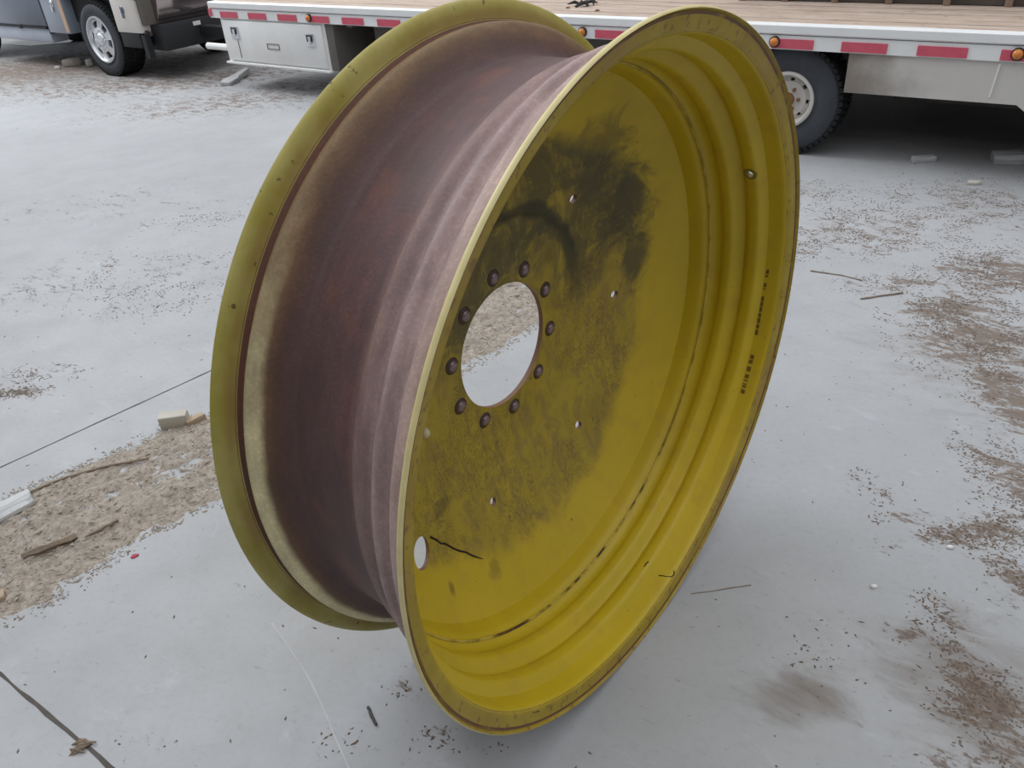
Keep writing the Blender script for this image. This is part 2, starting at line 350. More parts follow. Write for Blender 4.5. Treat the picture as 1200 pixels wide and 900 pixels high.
film_blobs = [(G(940, 815), .16, .09, .75), (G(1150, 820), .22, .30, .7), (G(1150, 420), .5, .6, .5), (G(80, 80), 4, 1.5, .8)]
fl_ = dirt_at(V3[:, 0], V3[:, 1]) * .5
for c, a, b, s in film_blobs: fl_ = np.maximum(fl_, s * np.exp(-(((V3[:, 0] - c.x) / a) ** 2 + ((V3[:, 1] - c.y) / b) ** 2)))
at = me.attributes.new('film', 'FLOAT', 'POINT'); at.data.foreach_set('value', fl_.astype(np.float32))
at = me.attributes.new('dirt', 'FLOAT', 'POINT'); at.data.foreach_set('value', dirt_at(V3[:, 0], V3[:, 1]).astype(np.float32))
def mat_floor():
    n = NT('smooth_grey_concrete'); d = n.attr('dirt'); X = n.xyz()
    big = n.noise(.9, 4, .55); mid = n.noise(5, 6, .62); 
    # dirt streaks lie along the sweep of tyres (towards the truck)
    rot = n.comb(n.math('ADD', n.math('MULTIPLY', X[0], .79), n.math('MULTIPLY', X[1], -.61)), n.math('ADD', n.math('MULTIPLY', X[0], 1.35), n.math('MULTIPLY', X[1], 1.75)), 0.0)
    f1 = n.noise(24, 5, .7, rot, .4); f2 = n.noise(75, 3, .65, rot, .3); f3 = n.noise(7, 5, .65, rot, .6)
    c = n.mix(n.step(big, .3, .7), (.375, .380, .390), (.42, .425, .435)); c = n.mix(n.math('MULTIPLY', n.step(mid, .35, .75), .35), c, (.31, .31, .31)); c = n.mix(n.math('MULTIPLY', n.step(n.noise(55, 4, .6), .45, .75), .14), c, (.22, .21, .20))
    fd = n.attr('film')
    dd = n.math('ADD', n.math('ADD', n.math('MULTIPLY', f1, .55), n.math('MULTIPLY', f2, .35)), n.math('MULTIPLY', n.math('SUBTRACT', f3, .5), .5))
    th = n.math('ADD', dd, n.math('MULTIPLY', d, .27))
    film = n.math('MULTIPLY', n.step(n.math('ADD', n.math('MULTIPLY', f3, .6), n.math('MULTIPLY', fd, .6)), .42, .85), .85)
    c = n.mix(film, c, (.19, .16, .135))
    m = n.step(th, .615, .69)
    c = n.mix(n.math('MULTIPLY', m, .85), c, n.mix(n.noise(40, 3), (.10, .075, .06), (.24, .18, .14)))
    fk = n.noise(30, 5, .72, rot, .6); c = n.mix(n.math('MULTIPLY', n.step(fk, .62, .68), .35), c, (.16, .15, .14)); chalk = n.math('MULTIPLY', n.step(n.noise(6, 6, .7, rot, .5), .58, .74), .35); c = n.mix(chalk, c, (.52, .53, .56))
    n.bump(n.math('ADD', n.math('MULTIPLY', m, 1.0), n.math('MULTIPLY', n.noise(90, 3), .25)), .22, .004)
    return n.out(c, n.math('ADD', n.math('ADD', .44, n.math('MULTIPLY', mid, .20)), n.math('MULTIPLY', n.math('MAXIMUM', m, film), .4)), 0, .35)
MT['floor'] = mat_floor()
floor = tag(link('floor', me, MT['floor']), kind='structure')
# saw-cut joints and a pale scratch: parts of the floor
def strip(name, pts, w, mat, z=.0008, wob=0.0):
    b = MB(); P = [Vector(p) for p in pts]; Q = []
    for a, c in zip(P, P[1:]):
        k = max(2, int((c - a).length / .04)); Q += [a.lerp(c, i / k) for i in range(k)]
    Q.append(P[-1]); v = []
    for i, p in enumerate(Q):
        t = (Q[min(i + 1, len(Q) - 1)] - Q[max(i - 1, 0)]).normalized(); s = Vector((-t.y, t.x, 0)); ww = w * (1 + wob * random.uniform(-1, 1)) / 2
        o = s * wob * w * random.uniform(-.5, .5)
        v += [p + s * ww + o + Vector((0, 0, z)), p - s * ww + o + Vector((0, 0, z))]
    b.add(v, [(2 * i, 2 * i + 1, 2 * i + 3, 2 * i + 2) for i in range(len(Q) - 1)]); return b.build(name, mat, floor)
MT['joint'] = simple('dirty_saw_cut', (.09, .08, .07), .9, 0, .4, 30)
jd = (G(246, 435) - G(0, 548)).normalized()
strip('saw_cut_joint', [G(0, 548) - jd * 1.5, G(246, 435) + jd * 2.0], .006, MT['joint'], wob=.3)
jd2 = (G(130, 900) - G(0, 790)).normalized()
strip('saw_cut_joint', [G(0, 790) - jd2 * 1.0, G(130, 900) + jd2 * .8], .008, MT['joint'], wob=.5)
MT['scratch'] = simple('pale_scratch', (.47, .47, .475), .7, 0, .15)
strip('floor_scratch', [G(318, 730), G(345, 768), G(365, 800), G(385, 845), G(400, 880), G(410, 905)], .0045, MT['scratch'], wob=.4)

out_me = MB(); OA = Vector((-6.35, 11.52, .006)); ODIR = Vector((.92, -.39, 0)).normalized(); ON = Vector((.39, .92, 0)).normalized()
def snow_ground():
    b = MB(); N = 60; v = []; K = 24
    for i in range(N + 1):
        t = -16 + 22 * i / N; e = OA + ODIR * t + ON * (1.0 + .10 * math.sin(i * 1.7) + .08 * math.sin(i * .61 + 1))
        for k in range(K + 1):
            q = e + ON * (26 * (k / K) ** 2); v.append((q.x, q.y, .006 + (.04 * min(1, k / 3) + .05 * float(vnoise(q.x * .6, q.y * .6, 3))) * min(1, k / 2)))
    f = [(i * (K + 1) + k, (i + 1) * (K + 1) + k, (i + 1) * (K + 1) + k + 1, i * (K + 1) + k + 1) for i in range(N) for k in range(K)]
    b.add(v, f); return b.build('ground_outside', MT['snow'], None, 0, True)
tag(snow_ground(), kind='structure')

ice = MB(); T0 = OA + Vector((0, 0, -.002)); N = 26; v = []
for i in range(N + 1):
    t = -5.5 + 6.9 * i / N
    e0 = T0 + ODIR * t + ON * (.05 * math.sin(i * 1.3) + (0 if i < N - 3 else .1 * (i - N + 3))); e1 = T0 + ODIR * t + ON * (1.1 + .08 * math.sin(i * .9))
    v += [e0, e1]
ice.add(v, [(2 * i, 2 * i + 2, 2 * i + 3, 2 * i + 1) for i in range(N)])
MT['water'] = simple('melt_water_film', (.30, .305, .31), .05, 0, .08, 3)
o = ice.build('melt_water', MT['water']); tag(o, 'smooth film of melt water on the ground under the truck front', 'puddle')
# ------------------------------------------------------------------ sawdust and crumbs (uncountable)
gx = np.arange(-2.3, 1.4, .0115); gy = np.arange(1.0, 3.9, .0115); SX, SY = np.meshgrid(gx, gy)
sd = poly_sd(SX, SY, saw_poly); sdn = sd + (fbm(SX * 9, SY * 9, 5, 4) - .5) * .09
fine = fbm(SX * 40, SY * 40, 9, 4)
# ridges along the strip
al = SX * .80 + SY * .60; ac = -SX * .60 + SY * .80
ridge = fbm(al * 3, ac * 22, 21, 4)
hgt = np.clip(sdn / .06, -1, 1) * .006 + np.clip(sdn / .1, 0, 1) * ((fine - .5) * .030 + (ridge - .45) * .026) - .0005
keep = sdn > -.012
ids = -np.ones(SX.shape, int); ids[keep] = np.arange(keep.sum())
vv = np.stack([SX[keep], SY[keep], hgt[keep]], 1)
q = np.stack([ids[:-1, :-1], ids[:-1, 1:], ids[1:, 1:], ids[1:, :-1]], -1).reshape(-1, 4); q = q[(q >= 0).all(1)]
me = bpy.data.meshes.new('sawdust'); me.from_pydata(vv.tolist(), [], q.tolist())
def saw_z(x, y):
    i = int(round((y - gy[0]) / .0115)); j = int(round((x - gx[0]) / .0115))
    return float(hgt[i, j]) if 0 <= i < len(gy) and 0 <= j < len(gx) and keep[i, j] else 0.0
def mat_saw():
    n = NT('dusty_sawdust'); f = n.noise(45, 6, .7); g = n.noise(140, 3, .6); b = n.noise(6, 4)
    c = n.mix(n.step(f, .34, .66), (.26, .22, .18), (.44, .385, .325)); c = n.mix(n.math('MULTIPLY', n.step(g, .6, .75), .6), c, (.50, .455, .395)); c = n.mix(n.math('MULTIPLY', n.step(b, .45, .7), .35), c, (.30, .26, .23))
    n.bump(n.math('ADD', f, n.math('MULTIPLY', g, .5)), .6, .008); return n.out(c, .95, 0, .15)
MT['saw'] = mat_saw()
tag(link('sawdust', me, MT['saw'], None, True), 'strip of loose tan sawdust swept across the concrete behind the wheel', 'sawdust', kind='stuff')
def scatter(name, pos, size, mat, flat=.35, elong=2.2, zf=None):
    b = MB()
    base = [(1, 0, 0), (0, 1, 0), (-1, 0, 0), (0, -1, 0), (0, 0, 1), (0, 0, -.3)]; fc = [(0, 1, 4), (1, 2, 4), (2, 3, 4), (3, 0, 4), (1, 0, 5), (2, 1, 5), (3, 2, 5), (0, 3, 5)]
    for (x, y, z) in pos:
        s = size * random.uniform(.4, 1.3); a = random.uniform(0, 2 * PI); ca, sa = math.cos(a), math.sin(a); e = random.uniform(1, elong)
        b.add([(x + (p[0] * e * ca - p[1] * sa) * s, y + (p[0] * e * sa + p[1] * ca) * s, z + p[2] * s * flat * 2) for p in [(u * random.uniform(.7, 1.2), v * random.uniform(.7, 1.2), w) for u, v, w in base]], fc)
    return b.build(name, mat)
def sample(mask_fn, n, x0, x1, y0, y1, thr=0.0):
    out = []
    while len(out) < n:
        x = rng.uniform(x0, x1, 4000); y = rng.uniform(y0, y1, 4000); m = mask_fn(x, y) > rng.uniform(thr, 1, 4000)
        out += list(zip(x[m], y[m]))
    return out[:n]
MT['chip'] = simple('tan_wood_chip', (.44, .385, .325), .9, 0, .35, 40, .2)
chips = sample(lambda x, y: (poly_sd(x, y, saw_poly) > -.03) * (.25 + .75 * fbm(x * 12, y * 12, 31)), 9000, -2.2, 1.3, 1.1, 3.8)
tag(scatter('wood_chips', [(x, y, max(saw_z(x, y), 0) + .001) for x, y in chips], .0034, MT['chip'], .4, 3.6), 'loose wood chips lying in the tan sawdust strip', 'wood chips', kind='stuff')
MT['crumb'] = simple('brown_dirt_crumb', (.19, .145, .115), .95, 0, .5, 30, .2)
cr_ = sample(lambda x, y: np.clip(dirt_at(x, y) * 1.4 - .25, 0, 1) * np.clip((fbm(x * 14, y * 14, 44) - .42) * 6, 0, 1) * (poly_sd(x, y, saw_poly) < .0), 15000, -2.0, 3.0, .8, 4.4)
cr_ += sample(lambda x, y: np.full(np.shape(x), .5), 900, -2.2, 3.0, .8, 5.0)
def under_tyre(x, y):
    dx, dy = x - 1.7789, y - 4.5339; a, b = dx * .78886 - dy * .61458, dx * .61458 + dy * .78886
    return b > .02 and (abs(a + .155) < .16 or abs(a + .90) < .16)
cr_ = [p for p in cr_ if not under_tyre(*p)]
tag(scatter('dirt_crumbs', [(x, y, .0005) for x, y in cr_], .0024, MT['crumb'], .35, 3.0), 'dark brown dirt crumbs scattered in patches over the concrete', 'dirt', kind='stuff')

# ------------------------------------------------------------------ the big wheel
YAW = -.7071
WC = Vector((.2659, 1.2517, 0))
wheel = tag(empty('tractor_wheel', WC, YAW), 'large olive yellow and rusty tractor wheel standing on bare concrete', 'wheel')
W2 = Matrix.Rotation(-YAW, 3, 'Z')
def wl(s, r, th): return (-s, r * math.cos(th), WR + r * math.sin(th))
CL = [(-.0010, .6655), (.0000, .6670), (.003, .6665), (.0062, .661), (.0085, .650), (.0105, .640), (.016, .6335), (.030, .6325), (.0515, .6305), (.0545, .6295), (.0670, .6095), (.0700, .6075), (.0900, .6070), (.0970, .6150), (.1075, .6145), (.1240, .5925), (.1270, .5900),
      (.1430, .5895), (.1500, .5955), (.168, .5940), (.179, .5825), (.183, .5805), (.210, .5770), (.250, .5752), (.300, .5738), (.3195, .5735), (.327, .5755), (.338, .586), (.350, .602), (.361, .617), (.368, .6265), (.3735, .6305), (.378, .6300), (.381, .6285), (.394, .6295), (.3985, .6335), (.4005, .6450), (.4025, .656), (.4050, .663), (.4080, .6668), (.4110, .6670)]
CL = chaikin(CL, 1)
def ring_part(name, lo, hi, m_ext, m_int, n=224, t=.008):
    seg = [p for p in CL if lo - 1e-6 <= p[0] <= hi + 1e-6]
    ext, inn = offset(seg, t / 2), offset(seg, -t / 2)
    prof = [(-s, r) for s, r in ext] + [(-s, r) for s, r in reversed(inn)]
    k = len(seg); mis = [0] * (k - 1) + [2] + [1] * (k - 1) + [2]
    b = lathe(prof, n, 'X', True, mis, (0, 0, WR)); return b, [m_ext, m_int, m_int]
b, ms = ring_part('barrel', .0110, .3990, MT['rust'], MT['paint'])
barrel = b.build('barrel', ms, None, 0, True, .9)
b, ms = ring_part('flange', -1, .0170, MT['lip'], MT['flange']); fl1 = b.build('flange', ms, wheel, 0, True, .9); fl1['label'] = 'worn yellow front flange with rusty lip'
b, ms = ring_part('flange', .3955, 1, MT['flange_b'], MT['flange_b']); fl2 = b.build('flange', ms, wheel, 0, True, .9); fl2['label'] = 'olive yellow back flange of the rim'
# disc, dished towards the back
DP = [(.172, .586), (.181, .579), (.2150, .5745), (.2185, .5735), (.2265, .564), (.240, .542), (.265, .502), (.292, .456), (.315, .398), (.335, .340), (.346, .298), (.3485, .286), (.3530, .278), (.357, .245), (.361, .212), (.363, .195), (.363, .160), (.363, .139)]
DS = chaikin(DP, 2)
def disc_s(r):
    for (s0, ra), (s1, rb) in zip(DS, DS[1:]):
        if rb <= r <= ra: return s0 + (s1 - s0) * (ra - r) / max(1e-9, ra - rb)
    return .363
back = [(s + .011, max(r - .004, .139) if r < .55 else r - .009) for s, r in DS]
prof = [(-s, r) for s, r in DS] + [(-s, r) for s, r in reversed(back)]
k = len(DS)
# dark grease patches: photo pixels on the disc turned into wheel coordinates (y, z)
O_ = camo.matrix_world.translation
def disc_hit(px, py):
    d = fw + cr * ((px - 600) / FPX) + cu * ((450 - py) / FPX)
    o = W2 @ (O_ - WC); d = W2 @ d; best = None
    for i in range(400):
        r = .139 + (.57 - .139) * i / 399; s = disc_s(r); t = (-s - o.x) / d.x; p = o + d * t
        e = abs(math.hypot(p.y, p.z - WR) - r)
        if best is None or e < best[0]: best = (e, p, r, math.atan2(p.z - WR, p.y))
    return best
spots = []
for (qx, qy, ry, rz, st) in [(735, 235, .07, .13, .85), (700, 165, .10, .07, .6), (690, 215, .05, .05, .7), (742, 305, .045, .08, .8), (640, 262, .05, .02, .75), (600, 282, .06, .03, .6), (530, 689, .012, .016, .6), (580, 668, .02, .02, .4), (520, 590, .04, .02, .5), (700, 480, .06, .06, .3), (600, 470, .03, .05, .3)]:
    p = disc_hit(qx, qy)[1]; spots.append((p.y, p.z, ry, rz, st))
MT['paint_disc'] = mat_paint(True, spots)
disc_b = lathe(prof, 192, 'X', True, [0] * (k - 1) + [1] + [0] * (k - 1) + [0], (0, 0, WR))
disc = disc_b.build('wheel_disc', [MT['paint_disc'], MT['steel_edge']], None)
def cut(target, cutter):
    m = target.modifiers.new('cut', 'BOOLEAN'); m.operation = 'DIFFERENCE'; m.solver = 'EXACT'; m.object = cutter; m.material_mode = 'TRANSFER'
    dg = bpy.context.evaluated_depsgraph_get(); dg.update(); me = bpy.data.meshes.new_from_object(target.evaluated_get(dg)); target.modifiers.clear(); old = target.data; target.data = me
    bpy.data.objects.remove(cutter); me.polygons.foreach_set('use_smooth', [True] * len(me.polygons)); me.set_sharp_from_angle(angle=.7)
cb = MB()
def cyl_x(b, y, z, rad, x0, x1, n=28):
    b.tube([(x0, y, z), (x1, y, z)], rad, n)
hh = disc_hit(494, 648); hand_c = hh[1]
cyl_x(cb, hand_c.y, hand_c.z, .0295, -.45, -.15)
for q in ((672, 233), (720, 345), (678, 498), (578, 588)):
    p = disc_hit(*q)[1]; cyl_x(cb, p.y, p.z, .0100, -.45, -.15, 14)
cut(disc, cb.build('cutter', [MT['steel_edge']])); disc.parent = wheel
disc['label'] = 'dished yellow wheel disc stained with dark grease'
# valve hole punched through the barrel, with a round grommet lining it
th = (int(math.radians(24.2) / (2 * PI / 224)) + .5) * 2 * PI / 224; c_, s_ = math.cos(th), math.sin(th)
bm = bmesh.new(); bm.from_mesh(barrel.data); dead = []
for f in bm.faces:
    m_ = f.calc_center_median(); rr = math.hypot(m_.y, m_.z - WR); a_ = math.atan2(m_.z - WR, m_.y)
    if abs(m_.x + .080) < .0090 and abs(a_ - th) * rr < .0090: dead.append(f)
bmesh.ops.delete(bm, geom=dead, context='FACES'); bm.to_mesh(barrel.data); bm.free(); barrel.parent = wheel
gr = lathe([(-.0050, .0078), (-.0050, .0140), (-.0044, .0158), (.0044, .0158), (.0050, .0140), (.0050, .0078)], 24, 'Z', True).build('valve_grommet', MT['grommet'], wheel, 0, True, .7)
gr.matrix_parent_inverse = Matrix.Identity(4)
nrm = Vector((0, c_, s_)); gr.location = Vector((-.080, 0.6074 * c_, WR + 0.6074 * s_)); gr.rotation_euler = nrm.to_track_quat('Z', 'X').to_euler()
barrel['label'] = 'stepped rim barrel, rusty outside and yellow inside'
# weld bead between disc and barrel
b = lathe([(-.1765 + .003 * math.cos(a), .5795 + .003 * math.sin(a)) for a in np.linspace(0, 2 * PI, 8, endpoint=False)], 192, 'X', True, None, (0, 0, WR))
b.build('weld_bead', MT['weld'], wheel, 0, True, 3)
# ten bolts
bm_ring = lathe([(0, .0), (.002, .0), (.0025, .0165), (.0, .0185), (-.004, .0185), (-.004, 0)], 24, 'X', False).mesh('bolt_seat')
bm_head = lathe([(.0015, .0128), (.004, .0124), (.0062, .0105), (.0078, .0072), (.0086, .0035), (.0088, 0.0002)], 24, 'X', False).mesh('bolt')
for k in range(10):
    a = 1.6747 - k * 2 * PI / 10; s, y, z = -.363, .1674 * math.cos(a), WR + .1674 * math.sin(a)
    bo = link('bolt', bm_head if k == 0 else bm_head, None, wheel, k == 0)
    bs = link('bolt_seat', bm_ring, None, bo, k == 0)
    if k == 0: bm_head.materials.append(MT['bolt']); bm_ring.materials.append(MT['boltring'])
    bo.location = (s, y, z)
# crack from the hand hole, cracks in the barrel, stamped marks: thin dark pieces set on the surface
def surf_strip(name, pts, w, mat, parent):
    b = MB(); P = [Vector(p) for p in pts]; ws = w if isinstance(w, list) else [w] * len(P)
    for i in range(len(P)): ws[i] = ws[i] * random.uniform(.8, 1.2)
    b.tube(P, ws, 6); return b.build(name, mat, parent, 0, True, 2)
P = []
for q in [(504, 629), (512, 633), (517, 637), (521, 637), (527, 640), (532, 643), (540, 646), (546, 647), (553, 651), (559, 653), (566, 655)]:
    h_ = disc_hit(*q)[1]; P.append(h_ + Vector((.0002, 0, 0)))
surf_strip('crack', P, [.0020] * 10 + [.0008], MT['crack'], wheel)['label'] = 'dark crack running from the hand hole'
INN = offset(CL, -.004)
def bar_r(s):
    for a, c in zip(INN, INN[1:]):
        if a[0] <= s <= c[0]: return a[1] + (c[1] - a[1]) * (s - a[0]) / max(1e-9, c[0] - a[0])
    return .626
def barrel_hit(px, py, lo=.002, hi=.172):
    d = W2 @ (fw + cr * ((px - 600) / FPX) + cu * ((450 - py) / FPX)); o = W2 @ (O_ - WC); best = None
    for i in range(400):
        s = lo + (hi - lo) * i / 399; r = bar_r(s); p = o + d * ((-s - o.x) / d.x); e = abs(math.hypot(p.y, p.z - WR) - r)
        if best is None or e < best[0]: best = (e, p)
    p = best[1]; n = Vector((0, -p.y, -(p.z - WR))).normalized(); return p + n * .0006
surf_strip('crack', [barrel_hit(*q) for q in [(772, 674.5), (777, 675), (782, 676), (787, 676), (790, 673), (790, 669)]], .0012, MT['crack'], wheel)['label'] = 'short bent crack in the rim barrel'
surf_strip('crack', [barrel_hit(*q) for q in [(755, 664), (757, 661), (760, 658)]], .0013, MT['crack'], wheel)
def stamp(q0, q1, marks, wid):
    for (a, c) in marks:
        pts = []
        for t in np.linspace(a, c, 3):
            pts.append(barrel_hit(q0[0] + (q1[0] - q0[0]) * t, q0[1] + (q1[1] - q0[1]) * t))
        b = MB(); v = []
        for p in pts:
            n = Vector((0, -p.y, -(p.z - WR))).normalized(); v += [p + Vector((wid, 0, 0)), p - Vector((wid, 0, 0)), p + Vector((wid, 0, 0)) + n * .0006, p - Vector((wid, 0, 0)) + n * .0006]
        f = []
        for i in range(2): f += [(4 * i, 4 * i + 4, 4 * i + 6, 4 * i + 2), (4 * i + 1, 4 * i + 3, 4 * i + 7, 4 * i + 5), (4 * i + 2, 4 * i + 6, 4 * i + 7, 4 * i + 3)]
        b.add(v, f); b.build('stamped_mark', MT['stamp'], wheel)
stamp((900, 316), (886, 394), [(.0, .06), (.08, .11), (.20, .26), (.28, .30), (.40, .47), (.48, .55), (.56, .63), (.65, .71), (.73, .80), (.82, .88), (.90, .98)], .0035)
stamp((882, 416), (870, 461), [(.0, .10), (.13, .22), (.30, .42), (.50, .60), (.65, .68), (.74, .77), (.80, .84), (.90, 1.0)], .005)
stamp((624, 835), (631, 833), [(.0, .2), (.45, .65), (.75, 1.0)], .004)
# pale plug on the disc
pp = disc_hit(497, 507)[1]
b = lathe([(.012, .0001), (.011, .006), (.006, .010), (-.004, .011)], 18, 'X', False, None, (pp.x, pp.y, pp.z)); b.build('plug', MT['plug'], wheel, 0, True, 3)

# ------------------------------------------------------------------ trailer
TROT = math.radians(-37.921)
TO = Vector((1.7789, 4.5339, 0))
TM = Matrix.Translation(TO) @ Matrix.Rotation(TROT, 4, 'Z')
trailer = tag(empty('flatbed_trailer', TO, TROT), 'long flatbed trailer with wooden deck and red and white taped rail', 'trailer')
X0, X1, YW = -5.27, 3.2, 2.25
for i in range(15):
    y0 = .045 + i * .146
    MB().box(X0 + .03, X1, y0, y0 + .138, .676, .713 + random.uniform(-.002, .002)).build('deck_plank', MT['deck'], trailer, .003)
MB().prism_yz([(.0, .663), (-.006, .670), (-.006, .708), (.0, .714), (.044, .716), (.044, .663)], X0, X1).build('rail_top', MT['alu'], trailer)
MB().box(X0, X1, .004, .05, .586, .658).build('rail_side', MT['alu'], trailer)
MB().box(X0, X1, .030, .05, .650, .672).build('rail_groove', MT['alu'], trailer)
MB().box(X0, X1, YW - .05, YW, .586, .714).build('rail_far', MT['alu'], trailer)
MB().box(X0 - .02, X0 + .012, 0.0, YW, .586, .714).build('front_beam', MT['alu'], trailer, .003)
MB().box(X0 - .024, X0 - .016, .002, .06, .60, .70).box(X0 - .023, X0 + .012, -.008, .004, .60, .66).build('corner_reflector', MT['red'], trailer)
# reflective tape along the rail
redme = MB().box(-.115, .115, -.0015, .004, .592, .640).mesh('reflective_tape'); redme.materials.append(MT['red'])
for c in [-.14, .237, .611, .985] + [-.516 - .376 * i for i in range(13)] + [1.36, 1.735, 2.11]:
    if c < X0 + .2: continue
    o = link('reflective_tape', redme, None, trailer); o.location = (c, 0, 0)
for c in (-4.008, -1.472, -.237, .942, 2.2):
    lamp = lathe([(.002, .030), (-.010, .030), (-.012, .025)], 20, 'Y', False, None, (c, 0, .624)).build('marker_lamp', MT['dark'], trailer, 0, True, .6)
    lathe([(-.010, .024), (-.020, .022), (-.028, .013), (-.031, .0002)], 20, 'Y', False, None, (c, 0, .624)).build('amber_lens', MT['amber'], lamp, 0, True, 2)
# underslung toolbox
MB().box(-5.19, -3.87, .02, .50, .225, .584).build('toolbox_body', MT['white'], trailer, .006)
door = MB().box(-5.15, -3.90, .006, .022, .245, .572).build('toolbox_door', MT['white'], trailer, .003)
MB().box(-5.20, -3.86, -.012, .03, .214, .232).build('toolbox_lip', MT['white'], trailer, .003)
for lx, lz in ((-5.003, .475), (-4.045, .455)):
    MB().box(lx - .05, lx + .05, -.002, .008, lz - .05, lz + .05).build('latch', MT['alloy'], door, .002)
    MB().box(lx - .036, lx + .032, -.005, .0, lz - .01, lz + .04).build('latch_recess', MT['dark'], door)
    MB().prism([(lx - .010, lz - .03), (lx + .012, lz - .03), (lx + .018, lz + .03), (lx - .012, lz + .03)], -.012, -.004).build('latch_handle', MT['alloy'], door)
MB().box(-4.99, -4.984, .003, .008, .27, .42).build('rust_streak', MT['frame'], door)
for z0, z1, x0, x1 in ((.36, .366, -4.60, -4.45), (.40, .406, -4.60, -4.45), (.36, .406, -4.605, -4.599), (.36, .406, -4.455, -4.449)):
    MB().box(x0, x1, .001, .008, z0, z1).build('embossed_line', MT['skirt'], door)
MB().tube([(-5.19, .05, .335), (-5.50, .05, .335)], .03, 10).build('step_bracket', MT['white'], trailer, 0, True)
# frame, axle, skirt
MB().box(X0 + .2, X1, .52, .62, .34, .676).build('frame_beam', MT['frame'], trailer, .004)
MB().box(X0 + .2, X1, 1.62, 1.72, .34, .676).build('frame_beam', MT['dark'], trailer, .004)
for cx in (-3.62, -3.0, -2.4, -1.8, -1.2, .6, 1.2, 1.8, 2.4):
    MB().box(cx - .03, cx + .03, .05, YW - .05, .56, .674).build('cross_member', MT['frame'], trailer)
MB().box(-3.868, -3.78, .022, .50, .228, .585).build('toolbox_end_cover', MT['frame'], trailer, .004)  # added dark cover so the toolbox's white end does not show
MB().box(-3.47, -1.35, .16, .20, .21, .585).build('side_panel', MT['frame'], trailer, .004)
MB().prism([(.165, .585), (.165, .383), (.99, .388), (1.03, .36), (1.25, .36), (1.25, .585)], .015, .03).build('skirt', MT['skirt'], trailer)
MB().prism([(.862, .415), (.868, .415), (.880, .572), (.872, .572)], .010, .016).build('weld_line', MT['white'], trailer)
MB().prism([(1.27, .585), (1.27, .33), (3.1, .33), (3.1, .585)], .015, .03).build('skirt', MT['skirt'], trailer)
MB().box(.10, 2.9, YW - .10, YW - .06, .22, .59).build('far_shade_panel', MT['dark'], trailer)  # unseen far panels, added to keep light from under the trailer
MB().box(X0 + .3, -1.4, YW - .10, YW - .06, .22, .59).build('far_shade_panel', MT['dark'], trailer)
MB().box(.28, 1.3, .70, .76, .20, .26).build('brake_bar', MT['frame'], trailer)
for ax in (-.155, -.90):
    MB().tube([(ax, .14, .305), (ax, YW - .12, .305)], .05, 12).build('axle', MT['dark'], trailer, 0, True)
# ---- road tyres
def tyre_mesh(R, rim, w, blocks=52):
    prof = [(0, rim), (.006, rim + .01), (-.004, rim + .035), (-.006, R - .06), (.004, R - .022), (.018, R - .008), (.03, R - .004), (w / 2, R), (w - .03, R - .004), (w - .018, R - .008), (w - .004, R - .022), (w + .006, R - .06), (w + .004, rim + .035), (w - .006, rim + .01), (w, rim)]
    return lathe(prof, 72, 'Y', True).mesh('tyre')
def tread_mesh(R, w, blocks=52):
    b = MB()
    for i in range(blocks):
        a = 2 * PI * i / blocks; da = 2 * PI / blocks * .36
        for (y0, y1, off) in ((.004, .034, 0), (.042, w / 2 - .006, .5), (w / 2 + .006, w - .042, 0), (w - .034, w - .004, .5)):
            aa = a + off * 2 * PI / blocks; r0, r1 = (R - .03, R + .006) if y0 < .01 or y1 > w - .01 else (R - .01, R + .008)
            v = [(rr * math.cos(t), y, rr * math.sin(t)) for rr in (r0, r1) for y in (y0, y1) for t in (aa - da, aa + da)]
            b.add(v, [(4, 5, 7, 6), (0, 1, 5, 4), (2, 6, 7, 3), (0, 4, 6, 2), (1, 3, 7, 5)])
    return b.mesh('tread')
